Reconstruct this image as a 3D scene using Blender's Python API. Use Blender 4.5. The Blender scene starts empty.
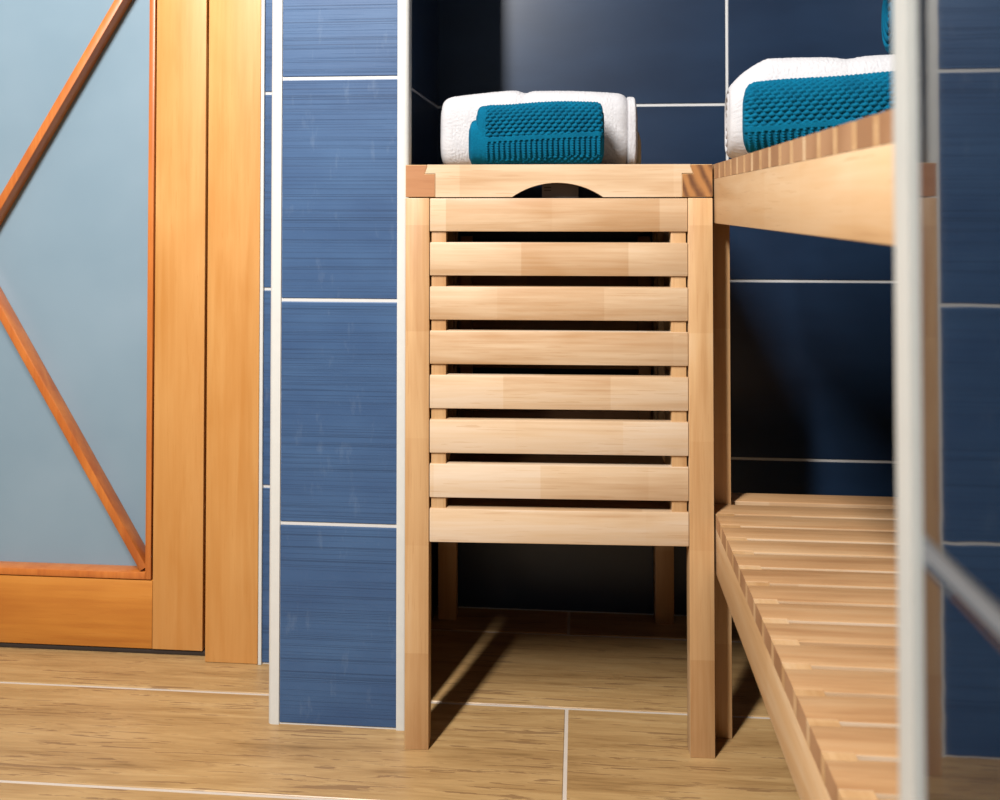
import bpy, bmesh, math, random
from mathutils import Vector, Matrix, noise
random.seed(4)
C = bpy.context.scene.collection
PI = math.pi

# ------------------------------------------------------------------ helpers
def srgb(r, g, b):
    f = lambda c: (c/255/12.92) if c/255 <= .04045 else ((c/255+.055)/1.055)**2.4
    K = .66                                  # overall reflectance scale
    return (K*f(r), K*f(g), K*f(b), 1)

def add_box(bm, x0, x1, y0, y1, z0, z1, bev=0.0, mi=0, seg=2):
    vs = [bm.verts.new((x, y, z)) for x in (x0, x1) for y in (y0, y1) for z in (z0, z1)]
    F = [(0,1,3,2), (4,6,7,5), (0,4,5,1), (2,3,7,6), (0,2,6,4), (1,5,7,3)]
    fs = [bm.faces.new([vs[i] for i in f]) for f in F]
    for f in fs: f.material_index = mi
    if bev > 0:
        es = list({e for f in fs for e in f.edges})
        bmesh.ops.bevel(bm, geom=es, offset=bev, segments=seg, profile=.5, affect='EDGES', material=-1)
    return vs

def add_slat(bm, x0, x1, y0, y1, z0, z1, r):
    pts = []
    for cy, cz, a0 in ((y1-r, z1-r, 0), (y0+r, z1-r, PI/2), (y0+r, z0+r, PI), (y1-r, z0+r, 3*PI/2)):
        for k in range(4):
            a = a0+PI/2*k/3; pts.append((cy+r*math.cos(a), cz+r*math.sin(a)))
    add_prism(bm, pts, 'x', x0, x1)

def add_prism(bm, pts, axis, a0, a1, bev=0.0, mi=0):
    """polygon (two coordinates) extruded along axis 'x','y' or 'z'"""
    def P(p, a):
        if axis == 'x': return (a, p[0], p[1])
        if axis == 'y': return (p[0], a, p[1])
        return (p[0], p[1], a)
    A = [bm.verts.new(P(p, a0)) for p in pts]; B = [bm.verts.new(P(p, a1)) for p in pts]
    n = len(pts)
    fs = [bm.faces.new(A), bm.faces.new(B[::-1])]
    for i in range(n): fs.append(bm.faces.new((A[i], B[i], B[(i+1) % n], A[(i+1) % n])))
    for f in fs: f.material_index = mi
    bmesh.ops.recalc_face_normals(bm, faces=fs)
    if bev > 0:
        es = [e for e in {e for f in fs for e in f.edges}]
        bmesh.ops.bevel(bm, geom=es, offset=bev, segments=1, profile=.5, affect='EDGES', material=-1)

def obj(name, bm, mats, parent=None, loc=(0, 0, 0), smooth=None):
    me = bpy.data.meshes.new(name)
    bmesh.ops.recalc_face_normals(bm, faces=bm.faces)
    bm.to_mesh(me); bm.free()
    for m in (mats if isinstance(mats, (list, tuple)) else [mats]): me.materials.append(m)
    if smooth is True:
        me.polygons.foreach_set('use_smooth', [True]*len(me.polygons))
    o = bpy.data.objects.new(name, me); C.objects.link(o)
    if smooth == 'angle':
        me.polygons.foreach_set('use_smooth', [True]*len(me.polygons))
        me.set_sharp_from_angle(angle=math.radians(40))
    o.location = loc
    if parent: o.parent = parent
    return o

def shift(bm, d):
    for v in bm.verts: v.co += Vector(d)

def tag(o, label, cat, group=None):
    o['label'] = label; o['category'] = cat
    if group: o['group'] = group
    return o
def thing(name, label, cat, loc=(0, 0, 0), rz=0, group=None):
    o = bpy.data.objects.new(name, None); C.objects.link(o)
    o.location = loc; o.rotation_euler = (0, 0, rz); o.empty_display_size = .05
    return tag(o, label, cat, group)
def struct(name, bm, mats, smooth=None):
    o = obj(name, bm, mats, smooth=smooth); o['kind'] = 'structure'; return o

# ------------------------------------------------------------------ materials
class NT:
    def __init__(s, name):
        s.m = bpy.data.materials.new(name); s.m.use_nodes = True
        s.t = s.m.node_tree; s.b = s.t.nodes['Principled BSDF']
    def n(s, typ, **kw):
        x = s.t.nodes.new(typ)
        for k, v in kw.items():
            if k in x.inputs: x.inputs[k].default_value = v
            else: setattr(x, k, v)
        return x
    def l(s, a, b): s.t.links.new(a, b)
    def mapping(s, vec, scale, loc=(0, 0, 0)):
        m = s.n('ShaderNodeMapping'); m.inputs['Scale'].default_value = scale; m.inputs['Location'].default_value = loc
        s.l(vec, m.inputs['Vector']); return m.outputs['Vector']
    def ramp(s, fac, stops):
        r = s.n('ShaderNodeValToRGB'); e = r.color_ramp.elements
        e[0].position, e[0].color = stops[0]; e[1].position, e[1].color = stops[-1]
        for p, c in stops[1:-1]: q = e.new(p); q.color = c
        s.l(fac, r.inputs['Fac']); return r.outputs['Color']
    def noise(s, vec, scale, detail=3, rough=.55, dist=0):
        x = s.n('ShaderNodeTexNoise', Scale=scale, Detail=detail, Roughness=rough, Distortion=dist)
        s.l(vec, x.inputs['Vector']); return x.outputs['Fac']
    def mix(s, fac, a, b, mode='MIX'):
        x = s.n('ShaderNodeMix'); x.data_type = 'RGBA'; x.blend_type = mode
        for i, v in ((0, fac), (6, a), (7, b)):
            if isinstance(v, (int, float, tuple)): x.inputs[i].default_value = v
            else: s.l(v, x.inputs[i])
        return x.outputs[2]
    def math(s, op, a, b=0.5, c=None):
        x = s.n('ShaderNodeMath'); x.operation = op
        for i, v in enumerate((a, b, c)):
            if v is None: continue
            if isinstance(v, (int, float)): x.inputs[i].default_value = v
            else: s.l(v, x.inputs[i])
        return x.outputs[0]
    def bump(s, h, strength, dist):
        x = s.n('ShaderNodeBump', Strength=strength, Distance=dist)
        s.l(h, x.inputs['Height']); s.l(x.outputs['Normal'], s.b.inputs['Normal'])
    def coords(s, island=True):
        tc = s.n('ShaderNodeTexCoord'); v = tc.outputs['Object']
        g = s.n('ShaderNodeNewGeometry'); rnd = g.outputs['Random Per Island']
        if island:
            wn = s.n('ShaderNodeTexWhiteNoise'); wn.noise_dimensions = '1D'; s.l(rnd, wn.inputs['W'])
            sc = s.n('ShaderNodeVectorMath'); sc.operation = 'SCALE'; sc.inputs['Scale'].default_value = 9.0
            s.l(wn.outputs['Color'], sc.inputs[0])
            ad = s.n('ShaderNodeVectorMath'); s.l(v, ad.inputs[0]); s.l(sc.outputs[0], ad.inputs[1]); v = ad.outputs[0]
        return v, rnd

def wood(name, axis, light, mid, dark, rough=.42, gscale=1.0, island=True,  wear=0.0, contrast=1.0, coat=0.0, stave=.12):
    s = NT(name); v, rnd = s.coords(island)
    if not island: rnd = s.n('ShaderNodeValue').outputs[0]; rnd.default_value = .5
    st = {'x': (1, 14, 14), 'y': (14, 1, 14), 'z': (14, 14, 1)}[axis]
    st2 = {'x': (3, 90, 90), 'y': (90, 3, 90), 'z': (90, 90, 3)}[axis]
    st3 = {'x': (.35, 1, 1), 'y': (1, .35, 1), 'z': (1, 1, .35)}[axis]
    g1 = s.noise(s.mapping(v, tuple(k*gscale for k in st)), 2.2, 4, .6, .9)
    g2 = s.noise(s.mapping(v, st2), 2.0*gscale, 3, .6)
    g3 = s.noise(s.mapping(v, st3), 14, 2, .5, .4)
    f = s.math('ADD', s.math('MULTIPLY', g1, .55*contrast), s.math('MULTIPLY', g2, .25*contrast))
    f = s.math('ADD', f, s.math('MULTIPLY', g3, .35))
    f = s.math('ADD', f, s.math('MULTIPLY', s.math('SUBTRACT', rnd, .5), .22))
    sep = s.n('ShaderNodeSeparateXYZ'); s.l(v, sep.inputs[0])
    st_ = s.math('FLOOR', s.math('MULTIPLY', sep.outputs['XYZ'.index(axis.upper())], 7.3))
    wn2 = s.n('ShaderNodeTexWhiteNoise'); wn2.noise_dimensions = '1D'; s.l(s.math('ADD', st_, s.math('MULTIPLY', rnd, 77.0)), wn2.inputs['W'])
    f = s.math('ADD', f, s.math('MULTIPLY', s.math('SUBTRACT', wn2.outputs['Value'], .5), stave))
    f = s.math('SUBTRACT', f, .275*contrast-.2)
    col = s.ramp(f, [(.30, dark), (.52, mid), (.74, light)])
    # fine dark pores along the grain
    pr = s.noise(s.mapping(v, tuple(k*1.6 for k in st2)), 3.2, 2, .5)
    pm = s.math('MULTIPLY', s.math('GREATER_THAN', pr, .66), .40)
    col = s.mix(pm, col, dark)
    s.l(col, s.b.inputs['Base Color']); s.b.inputs['Roughness'].default_value = rough
    if coat: s.b.inputs['Coat Weight'].default_value = coat; s.b.inputs['Coat Roughness'].default_value = .45
    s.bump(g2, .2, .0006)
    return s.m

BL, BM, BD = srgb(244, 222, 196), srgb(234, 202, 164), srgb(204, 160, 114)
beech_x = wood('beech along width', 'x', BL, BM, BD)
beech_z = wood('beech upright', 'z', srgb(238, 205, 163), srgb(226, 182, 130), srgb(200, 150, 98))
beech_y = wood('beech along depth', 'y', srgb(238, 205, 163), srgb(227, 184, 133), srgb(203, 156, 104))
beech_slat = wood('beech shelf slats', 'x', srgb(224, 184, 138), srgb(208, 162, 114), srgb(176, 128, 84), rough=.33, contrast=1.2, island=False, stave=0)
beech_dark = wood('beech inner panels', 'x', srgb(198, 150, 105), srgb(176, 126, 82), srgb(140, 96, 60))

def endgrain(name, a, b, stripes):
    s = NT(name); v, rnd = s.coords(True)
    w = s.n('ShaderNodeTexWave', Scale=stripes, Distortion=3.5, Detail=2); w.inputs['Detail Scale'].default_value = .8
    w.wave_type = 'BANDS'; w.bands_direction = 'DIAGONAL'
    s.l(s.mapping(v, (1, 1, .45)), w.inputs['Vector'])
    n = s.noise(v, 260, 2)
    f = s.math('ADD', s.math('MULTIPLY', w.outputs['Fac'], .75), s.math('MULTIPLY', n, .25))
    f = s.math('ADD', f, s.math('MULTIPLY', s.math('SUBTRACT', rnd, .5), .5))
    s.l(s.ramp(f, [(.15, b), (.85, a)]), s.b.inputs['Base Color'])
    s.b.inputs['Roughness'].default_value = .55
    return s.m
end_light = wood('reddish beech block', 'x', srgb(204, 148, 104), srgb(194, 136, 90), srgb(176, 118, 76))
end_dark = endgrain('striped end grain', srgb(186, 128, 70), srgb(112, 68, 34), 40)
end_slat = endgrain('slat end grain', srgb(196, 150, 108), srgb(172, 126, 86), 6)

DL, DM, DD = srgb(247, 194, 128), srgb(240, 178, 104), srgb(222, 152, 74)
door_z = wood('varnished door wood upright', 'z', DL, DM, DD, rough=.5, gscale=.8, contrast=.75, coat=.12, stave=0)
door_x = wood('varnished door wood level', 'x', srgb(232, 158, 72), srgb(220, 142, 52), srgb(196, 116, 36), rough=.5, gscale=.8, coat=.12, stave=0)
bead_m = wood('reddish glazing bead wood', 'z', srgb(236, 150, 78), srgb(224, 132, 58), srgb(196, 104, 44), rough=.35, coat=.12, stave=0)

def plain(name, col, rough=.5, **kw):
    s = NT(name); s.b.inputs['Base Color'].default_value = col; s.b.inputs['Roughness'].default_value = rough
    v, r = s.coords(False); n = s.noise(v, 60, 4)
    c2 = tuple(c*.90 for c in col[:3])+(1,)
    s.l(s.mix(n, col, c2), s.b.inputs['Base Color'])
    for k, x in kw.items(): s.b.inputs[k].default_value = x
    return s.m
grout = plain('white grout', srgb(232, 232, 230), .7)
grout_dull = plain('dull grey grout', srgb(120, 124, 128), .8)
grout_floor = plain('pale floor grout', srgb(226, 212, 196), .8)
trim_near_m = plain('grey white corner bead', srgb(214, 216, 210), .4)
trim_m = plain('white corner profile', srgb(238, 238, 232), .35)
plaster = plain('white plaster', srgb(205, 205, 202), .8)
metal_m = plain('dull metal', srgb(120, 118, 116), .35, Metallic=.9)
label_m = plain('grey printed label', srgb(120, 112, 106), .5)
ink_m = plain('label ink', srgb(36, 32, 32), .5)
dark_m = plain('dark threshold', srgb(50, 38, 30), .7)

def tile_mat(name, a, b, rough, ribs, ior=1.5, spec=.5, stains=0.0):
    s = NT(name); v, rnd = s.coords(True); v0, _ = s.coords(False)
    n = s.noise(s.mapping(v, (1.2, 1.2, 3)), 5, 3)
    col = s.ramp(n, [(.3, b), (.7, a)])
    if ribs:
        r1 = s.noise(s.mapping(v, (1.1, 1.1, 800)), 1.0, 2, .5)
        r2 = s.noise(s.mapping(v, (3, 3, 2400)), 1.0, 2, .6)
        ln = s.math('MULTIPLY', s.math('GREATER_THAN', s.math('ADD', r1, s.math('MULTIPLY', r2, .35)), .765), 1.0)
        h = s.math('ADD', s.math('MULTIPLY', r1, .6), s.math('MULTIPLY', r2, .4))
        h = s.math('SUBTRACT', h, s.math('MULTIPLY', ln, .7))
        dk = tuple(c*.45 for c in b[:3])+(1,)
        col = s.mix(s.math('MULTIPLY', ln, .5), col, dk)
        s.bump(h, .35, .0005)
    else:
        h = s.noise(s.mapping(v, (3, 3, 60)), 3.0, 2)
        s.bump(h, .10 if rough > .1 else .03, .0004)
    if stains:
        sn = s.noise(s.mapping(v0, (9, 9, 3)), 6, 5, .65)
        sm = s.ramp(sn, [(.60, (0, 0, 0, 1)), (.85, (stains, stains, stains, 1))])
        col = s.mix(sm, col, srgb(190, 205, 220))
    s.l(col, s.b.inputs['Base Color'])
    s.b.inputs['Roughness'].default_value = rough; s.b.inputs['IOR'].default_value = ior
    s.b.inputs['Specular IOR Level'].default_value = spec
    return s.m
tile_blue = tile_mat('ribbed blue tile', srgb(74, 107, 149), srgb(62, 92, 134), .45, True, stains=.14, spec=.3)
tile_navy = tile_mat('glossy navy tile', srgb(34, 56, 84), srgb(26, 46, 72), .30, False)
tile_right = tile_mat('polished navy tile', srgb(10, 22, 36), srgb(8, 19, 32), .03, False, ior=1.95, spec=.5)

def floor_mat():
    s = NT('oak look floor tile'); v, rnd = s.coords(True)
    g1 = s.noise(s.mapping(v, (1, 11, 11)), 2.6, 5, .62, 1.4)
    g2 = s.noise(s.mapping(v, (3.5, 60, 60)), 2.6, 3, .65, .5)
    g3 = s.noise(s.mapping(v, (1, 5, 1)), 5, 3, .5)
    f = s.math('ADD', s.math('MULTIPLY', g1, .5), s.math('MULTIPLY', g2, .38))
    f = s.math('ADD', f, s.math('MULTIPLY', g3, .2))
    f = s.math('SUBTRACT', f, .04)
    col = s.ramp(f, [(.30, srgb(134, 100, 60)), (.42, srgb(180, 142, 92)), (.55, srgb(204, 166, 112)), (.72, srgb(218, 186, 136))])
    ln = s.math('MULTIPLY', s.math('GREATER_THAN', g2, .60), .6)
    col = s.mix(ln, col, srgb(122, 84, 54))
    s.l(col, s.b.inputs['Base Color']); s.b.inputs['Roughness'].default_value = .36
    s.bump(g2, .25, .0008)
    return s.m
floor_m = floor_mat()

def glass_mat():
    s = NT('frosted glass'); v, _ = s.coords(False)
    n = s.noise(v, 5, 3)
    s.l(s.ramp(n, [(.3, srgb(150, 178, 196)), (.7, srgb(162, 188, 205))]), s.b.inputs['Base Color'])
    s.b.inputs['Roughness'].default_value = .32; s.b.inputs['Transmission Weight'].default_value = .15
    return s.m
glass_m = glass_mat()

def towel_mat(name, a, b, scale=900):
    s = NT(name); v, _ = s.coords(False)
    n = s.noise(v, scale, 2); n2 = s.noise(v, 40, 3)
    s.l(s.ramp(s.math('ADD', s.math('MULTIPLY', n, .6), s.math('MULTIPLY', n2, .4)), [(.35, b), (.65, a)]), s.b.inputs['Base Color'])
    s.b.inputs['Roughness'].default_value = .95
    s.b.inputs['Specular IOR Level'].default_value = .12
    s.bump(n, .6, .0008)
    return s.m
teal_m = towel_mat('teal terry', srgb(0, 112, 146), srgb(0, 88, 120))
white_m = towel_mat('white terry', srgb(224, 223, 224), srgb(210, 208, 211))
white_shade_m = towel_mat('shaded white terry', srgb(214, 196, 166), srgb(196, 176, 144))  # white terry with shade and warm bounce put into the colour

# ------------------------------------------------------------------ the room
YP, YB, YD = 1.2165, 1.590, 1.372          # pier front, niche back wall, door wall
TOP = 2.50
courses = [0, .2677, .5677, .8677, 1.1677, 1.4677, 1.7677, 2.0677, 2.3677, TOP]
G = .0022                                   # half grout

# floor: planks in rows across the room
bm = bmesh.new()
add_box(bm, -2.2, 1.2, -1.6, 2.6, -.05, -.0012, mi=0)
y = 1.2885 - .2189*13
row = -13
while y < 2.4:
    L = 1.20
    off = -.018 if row % 2 else .282
    x = off - 2*L
    while x < 1.2:
        a, b = max(x, -2.2), min(x+L, 1.2)
        if b > a: add_box(bm, a+.0024, b-.0024, max(y, -1.6)+.0027, y+.2189-.0027, -.01, 0, bev=.0008, mi=1, seg=1)
        x += L
    y += .2189; row += 1
struct('floor', bm, [grout_floor, floor_m])

bm = bmesh.new(); add_box(bm, -2.2, 1.2, -1.6, 2.6, TOP, TOP+.1)
struct('ceiling', bm, plaster)

def tiles_xz(bm, xs, y_front, zs, depth=.006, mi=1):
    """tiles facing -Y"""
    for a, b in zip(xs[:-1], xs[1:]):
        for c, d in zip(zs[:-1], zs[1:]):
            add_box(bm, a+G, b-G, y_front, y_front+depth, c+G, d-G, bev=.0012, mi=mi, seg=2)
def tiles_yz(bm, ys, x_face, sgn, zs, depth=.006, mi=1):
    """tiles facing sgn*X, face at x_face"""
    for a, b in zip(ys[:-1], ys[1:]):
        for c, d in zip(zs[:-1], zs[1:]):
            x0, x1 = (x_face-depth, x_face) if sgn > 0 else (x_face, x_face+depth)
            add_box(bm, x0, x1, a+G, b-G, c+G, d-G, bev=.0012, mi=mi, seg=2)

# niche back wall
bm = bmesh.new()
add_box(bm, -.60, .72, YB+.0015, YB+.12, 0, TOP)
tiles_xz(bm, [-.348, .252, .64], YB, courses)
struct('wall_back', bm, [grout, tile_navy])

# tiled pier at the left of the niche (front face, return into the niche)
NX = -.245
bm = bmesh.new()
add_box(bm, -.4155, NX-.0015, YP+.0015, YB+.0015, 0, TOP)
add_box(bm, -.41, -.2405, YP+.0011, YP+.014, 0, TOP)
tiles_xz(bm, [-.4035+.0, -.2400], YP, courses)
for a, b in zip(courses[:-1], courses[1:]):
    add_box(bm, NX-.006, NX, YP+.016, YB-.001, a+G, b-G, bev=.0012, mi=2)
struct('wall_left', bm, [grout, tile_blue, tile_navy])

# white corner profiles of the pier
def corner(name, x_out, x_in, round_right, y0=YP, y1=YP+.015):
    bm = bmesh.new(); pts = []
    r = .007; n = 8
    s = 1 if round_right else -1
    xo, xi = x_out, x_in
    pts.append((xi, y1)); pts.append((xi, y0-.0012))
    for k in range(n+1):
        a = PI/2*k/n
        pts.append((xo - s*r + s*r*math.sin(a), y0-.0012 + r - r*math.cos(a)))
    pts.append((xo, y1))
    add_prism(bm, pts, 'z', 0, TOP)
    return struct(name, bm, trim_m, smooth='angle')
corner('trim_1', -.4175, -.4018, False)
corner('trim_2', -.2270, -.2425, True, y1=YP+.018)

# wall with the door: tile strip between casing and pier, wall left of and above the door
bm = bmesh.new()
add_box(bm, -.4850, -.4150, YD+.0015, YD+.12, 0, TOP)
add_box(bm, -2.2, -.4790, YD+.0015, YD+.12, 2.12, TOP)
add_box(bm, -2.2, -1.452, YD+.0015, YD+.12, 0, 2.12)
tiles_xz(bm, [-.4825, -.4165], YD, courses)
tiles_xz(bm, [-2.15, -1.75, -1.455], YD, courses)
struct('wall_front', bm, [grout, tile_blue])
bm = bmesh.new(); add_box(bm, -.4853, -.4800, YD-.004, YD+.002, 0, 2.12, bev=.001)
struct('trim_3', bm, trim_m)

# partition at the right, close to the camera; its face looks left
XW = .108; YC = .3075
bm = bmesh.new()
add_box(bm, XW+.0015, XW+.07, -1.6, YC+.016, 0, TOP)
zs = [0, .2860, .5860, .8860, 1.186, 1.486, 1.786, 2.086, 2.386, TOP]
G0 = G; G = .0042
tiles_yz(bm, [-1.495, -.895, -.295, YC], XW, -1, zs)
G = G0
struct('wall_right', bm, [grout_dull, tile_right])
bm = bmesh.new(); pts = []
# rounded corner bead, plan view (x, y)
for k in range(9):
    a = PI/2*k/8
    pts.append((XW-.0015+.010-.010*math.cos(a), YC+.013+.010*math.sin(a)))
pts += [(XW+.07, YC+.023), (XW+.07, YC), (XW-.0015, YC)]
add_prism(bm, pts, 'z', 0, TOP)
struct('trim_4', bm, trim_near_m, smooth='angle')
# niche side wall behind the shelf unit
bm = bmesh.new()
add_box(bm, .6015, .72, .26, YB+.0015, 0, TOP)
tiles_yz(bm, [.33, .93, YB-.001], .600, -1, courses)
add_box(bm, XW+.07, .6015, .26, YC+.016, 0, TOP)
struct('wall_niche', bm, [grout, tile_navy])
# wall of the room on the far left
bm = bmesh.new(); add_box(bm, -2.3, -2.2, -1.6, 2.6, 0, TOP)
struct('wall_far_left', bm, plaster)
bm = bmesh.new(); add_box(bm, -2.2, -.3, 2.5, 2.6, 0, TOP)
struct('wall_beyond_door', bm, plaster)

# ------------------------------------------------------------------ door
door = bpy.data.objects.new('door_1', None); C.objects.link(door)
door['kind'] = 'structure'; DO = (-.95, YD+.013, 0); door.location = DO
def dpart(name, bm, m, parent=door, smooth='angle'):
    shift(bm, (-DO[0], -DO[1], -DO[2])); o = obj(name, bm, m, parent, smooth=smooth)
    return o
YL = YD+.013                              # face of the leaf
XR, XLF = -.5790, -1.360                  # leaf right / left edge
PR, PL = -.6600, -1.274                   # rebate of the glazed panels
PB, PM0, PM1, PT = .1140, 1.115, 1.215, 1.95
bm = bmesh.new(); add_box(bm, PR+.0006, XR, YL, YL+.04, .0088, 2.05, bev=.0012); dpart('stile', bm, door_z)
bm = bmesh.new(); add_box(bm, XLF, PL-.0006, YL, YL+.04, .0088, 2.05, bev=.0012); dpart('stile', bm, door_z)
bm = bmesh.new(); add_box(bm, PL, PR, YL+.0008, YL+.04, .0088, PB-.001, bev=.001); dpart('rail', bm, door_x)
bm = bmesh.new(); add_box(bm, PL, PR, YL+.0008, YL+.04, PM0+.001, PM1-.001, bev=.001); dpart('rail', bm, door_x)
bm = bmesh.new(); add_box(bm, PL, PR, YL+.0008, YL+.04, PT+.001, 2.05, bev=.001); dpart('rail', bm, door_x)
for z0, z1 in ((PB, PM0), (PM1, PT)):
    bm = bmesh.new(); add_box(bm, PL+.004, PR-.004, YL+.026, YL+.032, z0+.004, z1-.004); g = dpart('glass_pane', bm, glass_m)
    w = .0118
    for (a, b, c, d) in ((PR-w, PR-.0024, z0+.001, z1-.001), (PL+.001, PL+w, z0+.001, z1-.001),
                         (PL+w, PR-w, z0+.001, z0+w), (PL+w, PR-w, z1-w, z1-.001)):
        bm = bmesh.new(); add_box(bm, a, b, YL+.0, YL+.0262, c, d, bev=.0012); dpart('glazing_bead', bm, bead_m)
    # crossed braces
    xa, xb, za, zb = PL+w, PR-w, z0+w, z1-w
    ln = math.hypot(xb-xa, zb-za); ang = math.atan2(zb-za, xb-xa)
    for k, s in ((0, 1), (1, -1)):
        bm = bmesh.new(); h = .0062; e = h/math.tan(ang)
        if k == 0: add_box(bm, -ln/2+.006, ln/2-.006, 0, .0255, -h, h, bev=.001)
        else:
            add_box(bm, -ln/2+.006, -h*1.2, 0, .0255, -h, h, bev=.001)
            add_box(bm, h*1.2, ln/2-.006, 0, .0255, -h, h, bev=.001)
        M = Matrix.Translation(((xa+xb)/2, YL+.0005, (za+zb)/2)) @ Matrix.Rotation(-s*ang, 4, 'Y')
        bmesh.ops.transform(bm, matrix=M, verts=bm.verts)
        dpart('brace', bm, bead_m)
# casing around the leaf
bm = bmesh.new(); add_box(bm, -.5685, -.4858, YD-.003, YD+.09, .0005, 2.12, bev=.0015); dpart('casing', bm, door_z)
bm = bmesh.new(); add_box(bm, -1.449, -1.3645, YD-.003, YD+.09, .0005, 2.12, bev=.0015); dpart('casing', bm, door_z)
bm = bmesh.new(); add_box(bm, -1.3640, -.5690, YD-.003, YD+.09, 2.055, 2.12, bev=.0015); dpart('casing', bm, door_x)
bm = bmesh.new(); add_box(bm, -1.3640, -.5690, YD+.016, YD+.09, 0, .0072, bev=.001); dpart('gap_shade', bm, dark_m)  # dark strip standing in for the shade in the gap under the leaf
bm = bmesh.new()
bmesh.ops.create_cone(bm, cap_ends=True, segments=24, radius1=.026, radius2=.026, depth=.008,
                      matrix=Matrix.Translation((-1.317, YL-.004, 1.0)) @ Matrix.Rotation(PI/2, 4, 'X'))
add_box(bm, -1.330, -1.21, YL-.05, YL-.036, .993, 1.007, bev=.005)
bmesh.ops.create_cone(bm, cap_ends=True, segments=16, radius1=.008, radius2=.008, depth=.045,
                      matrix=Matrix.Translation((-1.317, YL-.026, 1.0)) @ Matrix.Rotation(PI/2, 4, 'X'))
dpart('door_handle', bm, metal_m)

# ------------------------------------------------------------------ laundry hamper
HW, HD, HT = .3935, .396, .7480
HL = .7060                               # underside of the lid
ham = thing('laundry_hamper', 'tall beech wood laundry hamper with slatted front and lidded top, standing in the tiled niche',
            'hamper', (-.2235, 1.1740, 0), .0361)
PW, PD = .0310, .026
for (a, b) in ((0, 0), (HW-PW, 0), (0, HD-PD), (HW-PW, HD-PD)):
    bm = bmesh.new()
    add_box(bm, a, a+PW, b, b+PD, 0, HL-.0012, bev=.0010)
    obj('leg', bm, beech_z, ham, smooth='angle')
zt = [.7045-.0569*k for k in range(8)]
def slat_levels(dz=0): return [(z-.0428+dz, z+dz) for z in zt]
bm = bmesh.new()
for z0, z1 in slat_levels(): add_box(bm, PW+.0006, HW-PW-.0006, .0008, .0145, z0, z1, bev=.0012)
obj('front_panel', bm, beech_x, ham, smooth='angle')
for a in (PW+.0025, HW-PW-.0215):
    bm = bmesh.new(); add_box(bm, a, a+.019, .0035, .027, zt[7]-.036, zt[0]-.004, bev=.0008)
    obj('stile', bm, beech_z, ham, smooth='angle')
for a in (.004, HW-.018):
    bm = bmesh.new()
    for z0, z1 in slat_levels(): add_box(bm, a, a+.014, PD+.0006, HD-PD-.0006, z0, z1, bev=.001)
    for b in (PD+.012, HD-PD-.034): add_box(bm, a+(.0144 if a < .1 else -.0104), a+(.0244 if a < .1 else -.0004), b, b+.022, zt[7]-.036, zt[0]-.004, bev=.0008)
    obj('side_panel', bm, beech_y, ham, smooth='angle')
bm = bmesh.new()
for z0, z1 in slat_levels(-.014)[1:]: add_box(bm, PW+.0006, HW-PW-.0006, HD-.018, HD-.004, z0, z1, bev=.001)
for a in (PW+.0065, HW-PW-.0265): add_box(bm, a, a+.020, HD-.0285, HD-.0184, zt[7]-.04, zt[1]-.004, bev=.0008)
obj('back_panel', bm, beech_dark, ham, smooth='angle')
bm = bmesh.new(); add_box(bm, .0296, HW-.0296, .0280, HD-.0300, zt[7]-.030, zt[7]-.006, bev=.0008)
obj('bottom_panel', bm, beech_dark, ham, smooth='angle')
# lid: front rail with arched grip, side rails whose ends show, slatted top
BW = .0385
lid = bpy.data.objects.new('lid', None); C.objects.link(lid); lid.parent = ham
pts = [(BW+.0004, HL)]
ac, ah, an = HW/2-.0005, .0585, 20
rad = (ah*ah+.0185**2)/(2*.0185); th = math.asin(ah/rad)
for k in range(an+1):
    a = -th + 2*th*k/an
    pts.append((ac+rad*math.sin(a), HL-(rad-.0185)+rad*math.cos(a)))
pts += [(HW-BW-.0004, HL), (HW-BW-.0004, HL+.0305), (HW-.0252, HL+.0305), (HW-.0285, HL+.0395), (HW-.0280, HT),
        (.0280, HT), (.0285, HL+.0395), (.0252, HL+.0305), (BW+.0004, HL+.0305)]
bm = bmesh.new(); add_prism(bm, pts, 'y', .0, .0245)
obj('front_rail', bm, beech_x, lid)
def sidepts(m):
    P = [(0, HL), (BW, HL), (BW, HL+.030), (.0248, HL+.030), (.0281, HL+.0392), (.0276, HT-.0003), (0, HT-.0003)]
    return [((HW-x) if m else x, z) for x, z in P]
for m in (0, 1):
    bm = bmesh.new(); add_prism(bm, sidepts(m), 'y', .0003, HD, bev=.0007)
    o = obj('side_rail', bm, [beech_y, end_dark if m else end_light], lid)
    for f in o.data.polygons:
        if abs(f.normal.y) > .9: f.material_index = 1
bm = bmesh.new()
n = 9; w = (HD-.026)/n
for k in range(n): add_box(bm, BW+.0005, HW-BW-.0005, .0255+k*w, .0255+(k+1)*w-.006, HT-.016, HT, bev=.0015)
obj('top_slats', bm, beech_x, lid, smooth='angle')
bm = bmesh.new(); add_box(bm, ac-.020, ac+.028, .030, .0315, HL-.02, HL+.018, bev=.0004)
lb = obj('care_label', bm, label_m, lid); lb['label'] = 'grey printed care label under the lid'
bm = bmesh.new()
for z in (.012, .0085): add_box(bm, ac-.017, ac-.008, .0292, .0299, HL+z, HL+z+.0014)
obj('print', bm, ink_m, lb)

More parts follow.
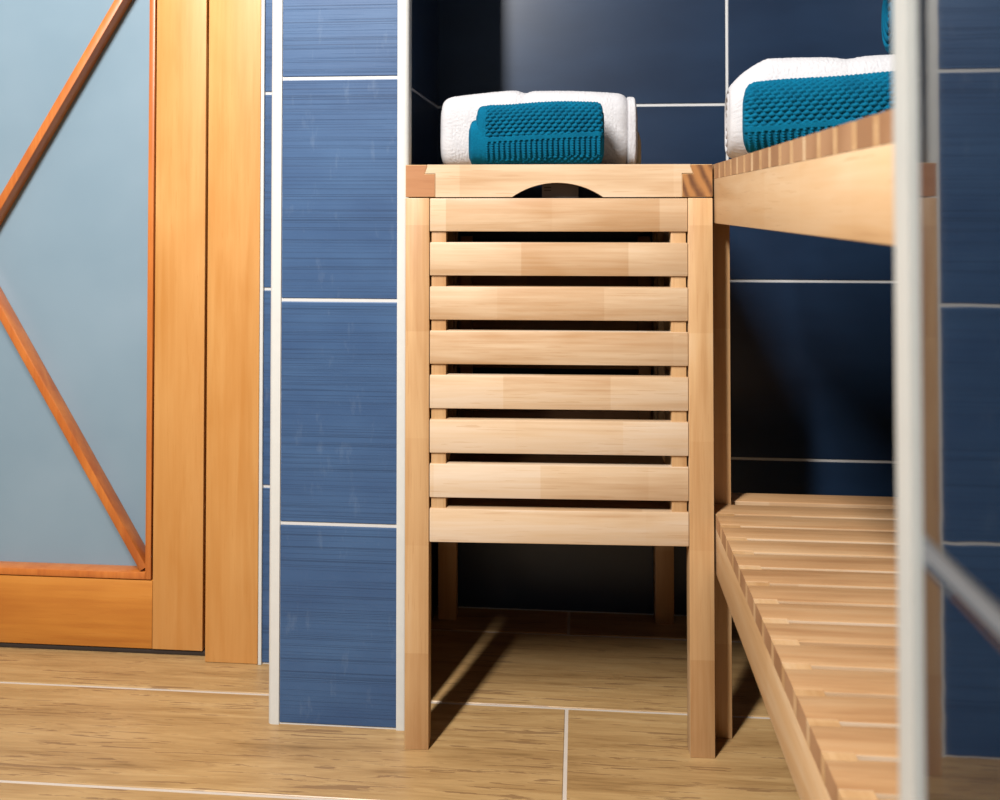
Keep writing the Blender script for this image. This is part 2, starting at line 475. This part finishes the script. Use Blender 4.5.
# ------------------------------------------------------------------ slatted shelf unit
SX0, SX1 = .1722, .5600
SY0, SY1 = .4350, 1.2700
LT = .026
unit = thing('slatted_shelf_unit', 'beech two tier slatted shelf unit along the right of the niche, holding towels', 'shelf', (SX0, SY1, 0))
def upart(name, bm, m, parent=unit, **k):
    shift(bm, (-SX0, -SY1, 0)); return obj(name, bm, m, parent, **k)
for x in (SX0, SX1-LT):
    for ya, yb in ((1.2335, 1.2335+.037), (.4500, .4870)):
        bm = bmesh.new(); add_box(bm, x, x+LT, ya, yb, 0, .7290 if ya > 1 else .7290, bev=.001)
        upart('leg', bm, beech_z, smooth='angle')
pitch, sw = .0428, .0322
cents = [1.1720+pitch-.001 - pitch*k for k in range(17)]
def shelf(name, zt_):
    root = bpy.data.objects.new(name, None); C.objects.link(root); root.parent = unit
    RH, ST = .0755, .0185
    y0, y1 = .4880, 1.2330
    for x in (SX0, SX1-LT+.001):
        bm = bmesh.new()
        add_box(bm, x, x+.0235, y0, y1, zt_-RH, zt_-ST-.0002, bev=.0008)
        # rail fingers between the slat ends
        edges = sorted([c for c in cents if y0 < c < y1])
        prev = y0
        for c in edges + [None]:
            e = (c - sw/2) if c else y1
            if e-.0004 > prev+.002: add_box(bm, x, x+.0235, prev+.0004, e-.0004, zt_-ST-.0003, zt_-.0004)
            if c: prev = c+sw/2
        o = upart('rail', bm, beech_y, root, smooth='angle')
    bm = bmesh.new()
    for c in cents:
        if c+sw/2 > 1.2335: continue
        if c-sw/2 < y0: continue
        add_slat(bm, SX0+.0001, SX0+.0236, c-sw/2, c+sw/2, zt_-ST, zt_, .0008)
        add_slat(bm, SX0+.0236, SX1-.0236, c-sw/2-.0024, c+sw/2+.0024, zt_-ST, zt_, .0013)
        add_slat(bm, SX1-.0236, SX1-.0001, c-sw/2, c+sw/2, zt_-ST, zt_, .0008)
    add_box(bm, SX0+LT+.0004, SX1-LT-.0004, 1.2475, 1.2840, zt_-ST, zt_, bev=.0012, seg=3)
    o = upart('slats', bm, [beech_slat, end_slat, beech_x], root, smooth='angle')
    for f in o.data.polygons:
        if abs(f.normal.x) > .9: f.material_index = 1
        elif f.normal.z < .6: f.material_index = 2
    for y in (y0+.0002, 1.2125):
        bm = bmesh.new(); add_box(bm, SX0+.024, SX1-.024, y, y+.020, zt_-.066, zt_-ST-.0004, bev=.001)
        upart('cross_rail', bm, beech_x, root, smooth='angle')
shelf('upper_shelf', .7480)
shelf('lower_shelf', .3040)

# ------------------------------------------------------------------ towels
def towel_mesh(L, D, H, disp, prof=lambda t: (1, 1), nu=220, nv=260, n=2.6, cap=.018, seed=0):
    """soft roll lying along X from 0..L; cross-section D deep and H high standing on z=0; disp(s, front, zrel, arc)"""
    bm = bmesh.new(); rings = []
    us = []
    nc = 10
    for k in range(nc): us.append((cap*(1-math.cos(PI/2*k/nc)), math.sin(PI/2*k/nc)))
    for k in range(nu+1): us.append((cap + (L-2*cap)*k/nu, 1.0))
    for k in range(nc-1, -1, -1): us.append((L-cap*(1-math.cos(PI/2*k/nc)), math.sin(PI/2*k/nc)))
    N = 40000; tab = []; acc = 0; last = None
    for q in range(N+1):
        a = 2*PI*q/N; ca, sa = math.cos(a), math.sin(a)
        p = (D/2*math.copysign(abs(ca)**(2/n), ca), H/2*math.copysign(abs(sa)**(2/n), sa))
        if last: acc += math.hypot(p[0]-last[0], p[1]-last[1])
        tab.append((acc, a)); last = p
    per = acc; angs = []; q = 0
    for j in range(nv):
        while tab[q][0] < per*j/nv: q += 1
        angs.append(tab[q][1])
    for (s, r) in us:
        rr = .80+.20*r
        t = s/L; dz, dy = prof(t)
        ring = []
        for j in range(nv):
            a = angs[j]
            ca, sa = math.cos(a), math.sin(a)
            y = D/2*math.copysign(abs(ca)**(2/n), ca)*dy*rr
            z = H/2*math.copysign(abs(sa)**(2/n), sa)*rr
            nx = Vector((0, math.copysign(abs(ca)**(2-2/n), ca)/D, math.copysign(abs(sa)**(2-2/n), sa)/H)).normalized()
            zz = (z+H/2)*dz
            d = disp(s, y, zz/H, a, per*j/nv)*min(1, r*1.2)
            bot = max(0, min(1, (zz-.001)/.008))
            p = Vector((s, y, max(0, zz))) + nx*d*(.15+.85*bot)
            lum = noise.noise(Vector((s*14, y*14+seed, zz*14)))*.0022
            p += nx*lum*bot
            p.z = max(p.z, .0)
            ring.append(bm.verts.new(p))
        rings.append(ring)
    for A, B in zip(rings[:-1], rings[1:]):
        for j in range(nv): bm.faces.new((A[j], B[j], B[(j+1) % nv], A[(j+1) % nv]))
    # rolled ends: rings shrinking inwards with a spiral groove
    for ring, sg in ((rings[0], -1), (rings[-1], 1)):
        cen = sum((v.co for v in ring), Vector())/nv
        prev = ring; base = [v.co.copy() for v in ring]; K = 26
        for k in range(1, K+1):
            q = 1-k/(K+1); cur = []
            for j in range(nv):
                p = cen + (base[j]-cen)*q
                ph = (1-q)*4.0 + j/nv
                p.x += sg*(-.0035*(.5-.5*math.cos(2*PI*ph))**3 + .0015)*min(1, k/2)
                cur.append(bm.verts.new(p))
            for j in range(nv):
                bm.faces.new((prev[j], cur[j], cur[(j+1) % nv], prev[(j+1) % nv]))
            prev = cur
        bm.faces.new(prev)
    return bm

def teal_disp(band, tilt, plain0=.012, L=.176):
    P = .0086
    def f(s, y, zr, a, arc):
        if s < plain0: return noise.noise(Vector((s*300, arc*300, 0)))*.0003
        b = band + tilt*(s/L-.5)
        edge = min(1, (s-plain0)/.002)
        front = y < .3*.08
        d = zr-b
        if front and abs(d) < .036: return .0004
        if front and -.32 < d <= -.036 and a > PI:
            c = .5+.5*math.cos(2*PI*s/.0070); r = .5+.5*math.cos(2*PI*arc/.0032)
            return edge*(.0030*c**.7 + .0014*r*c - .0026) + noise.noise(Vector((s*400, arc*400, 3)))*.0003
        row = math.floor(arc/(P*.6))
        u = (s + (P/2 if row % 2 else 0))/P
        v = arc/(P*.6)-row-.5; uu = u-math.floor(u)-.5
        q = math.sqrt((uu*1.0)**2 + (v*.78)**2)
        return edge*(.0038*max(0, 1-(q/.50)**2) - .0022) + noise.noise(Vector((s*500, arc*500, 1)))*.0004
    return f
def terry(amp=.0008):
    def f(s, y, zr, a, arc):
        return amp*(noise.noise(Vector((s*420, arc*420, 5)))+.7*noise.noise(Vector((s*900, arc*900, 9))))
    return f

lidz = HT+.0005
# left pair, on the hamper lid
def wprof(t):
    h = .985 - .085*max(0, 1-t/.38)**1.2 - .03*math.exp(-((t-.45)/.03)**2) - .05*max(0, (t-.6)/.4)**1.3
    return (h, 1)
bm = towel_mesh(.266, .108, .1150, terry(), wprof, nu=260, nv=260, n=3.6, cap=.016, seed=2)
tw = obj('rolled_towel', bm, white_m, smooth=True, loc=(-.1970, 1.3420, lidz)); tw.rotation_euler = (0, 0, .036)
tag(tw, 'white rolled terry towel lying on the hamper lid behind the small teal towel', 'towel', 'white towels in the niche')
# overlapping layer and loose end at its right
bm = towel_mesh(.014, .106, .1035, terry(.0006), nu=16, nv=200, n=3.8, cap=.004, seed=3)
shift(bm, (.2635, 0, 0)); obj('folded_hem', bm, white_m, tw, smooth=True)
bm = towel_mesh(.0095, .050, .0620, terry(.0006), lambda t: (1-.12*t, 1), nu=10, nv=120, n=3.2, cap=.003, seed=6)
shift(bm, (.2770, .018, 0)); o = obj('loose_end', bm, white_shade_m, tw, smooth=True); o['label'] = 'white inner end sticking out, its shade painted in tan'

bm = towel_mesh(.166, .080, .0835, teal_disp(.43, .10, L=.166), lambda t: (.955+.045*min(1, t*2.2), 1), nu=330, nv=420, n=3.4, cap=.008, seed=4)
tt = obj('rolled_hand_towel', bm, teal_m, smooth=True, loc=(-.1350, 1.2330, lidz)); tt.rotation_euler = (0, 0, .036)
tag(tt, 'small teal rolled hand towel on the hamper lid in front of the white towel', 'towel', 'teal towels in the niche')
bm = towel_mesh(.020, .076, .0655, terry(.0003), lambda t: (.9+.1*t, 1), nu=30, nv=160, n=3.2, cap=.005, seed=8)
shift(bm, (-.0095, 0, 0)); obj('inner_layer', bm, teal_m, tt, smooth=True)

# right pair, on the upper shelf
def wprof2(t):
    return (1 - .22*max(0, 1-t/.14)**1.3 - .022*math.exp(-((t-.40)/.04)**2), 1)
bm = towel_mesh(.340, .110, .1230, terry(), wprof2, nu=260, nv=260, n=2.8, cap=.034, seed=12)
tw2 = obj('rolled_towel', bm, white_m, smooth=True, loc=(.1810, 1.1400, lidz)); tw2.rotation_euler = (0, 0, -.10)
tag(tw2, 'white rolled terry towel on the upper slatted shelf behind the large teal towel', 'towel', 'white towels in the niche')
bm = towel_mesh(.300, .100, .0880, teal_disp(.38, .16, plain0=0, L=.30), lambda t: (.90+.10*min(1, t*1.4), 1), nu=460, nv=420, n=3.0, cap=.012, seed=14)
tt2 = obj('rolled_bath_towel', bm, teal_m, smooth=True, loc=(.1870, 1.0360, lidz)); tt2.rotation_euler = (0, 0, -.30)
tag(tt2, 'large teal rolled bath towel on the upper slatted shelf in front of the white towel', 'towel', 'teal towels in the niche')
bm = towel_mesh(.200, .100, .0960, teal_disp(.4, 0, plain0=0, L=.2), lambda t: (1, 1), nu=200, nv=260, n=2.2, cap=.02, seed=19)
tt3 = obj('rolled_towel', bm, teal_m, smooth=True, loc=(.362, 1.105, lidz+.1195)); tt3.rotation_euler = (0, 0, -.10)
tag(tt3, 'teal towel on top of the white shelf towel, cut off by the white corner trim', 'towel', 'teal towels in the niche')

# ------------------------------------------------------------------ light
def area(name, loc, target, size, power, col, size_y=None, shape='DISK'):
    d = bpy.data.lights.new(name, 'AREA'); d.energy = power; d.color = col; d.size = size
    d.shape = shape
    if size_y: d.shape = 'RECTANGLE'; d.size_y = size_y
    o = bpy.data.objects.new(name, d); C.objects.link(o); o.location = loc
    o.rotation_euler = (Vector(target)-Vector(loc)).to_track_quat('-Z', 'Y').to_euler()
    return o
area('lamp', (-.62, -.16, 1.93), (-.30, 1.3, .6), .10, 92, (1, .968, .938), size_y=.95)
area('rear_fill', (.10, -1.5, 1.35), (.1, 1.5, .9), .9, .9, (.80, .90, 1.0), size_y=.8)  # unseen soft fill added behind the camera, for tile reflections and brightness
w = bpy.data.worlds.new('World'); bpy.context.scene.world = w; w.use_nodes = True
w.node_tree.nodes['Background'].inputs['Color'].default_value = (.55, .68, .9, 1)
w.node_tree.nodes['Background'].inputs['Strength'].default_value = .05

# ------------------------------------------------------------------ camera
cam = bpy.data.cameras.new('Camera'); co = bpy.data.objects.new('Camera', cam); C.objects.link(co)
co.location = (0, 0, .6944); co.rotation_euler = (PI/2+.0205, 0, .0856)
cam.sensor_width = 36; cam.sensor_fit = 'HORIZONTAL'; cam.lens = 918.8/1000*36
cam.shift_y = -(400-187.26)/1000
cam.clip_start = .01
cam.dof.use_dof = True; cam.dof.focus_distance = 1.2; cam.dof.aperture_fstop = 7.0
sc = bpy.context.scene; sc.camera = co
sc.view_settings.view_transform = 'Standard'; sc.view_settings.look = 'None'
sc.view_settings.exposure = 0; sc.view_settings.gamma = 1; sc.view_settings.use_curve_mapping = False
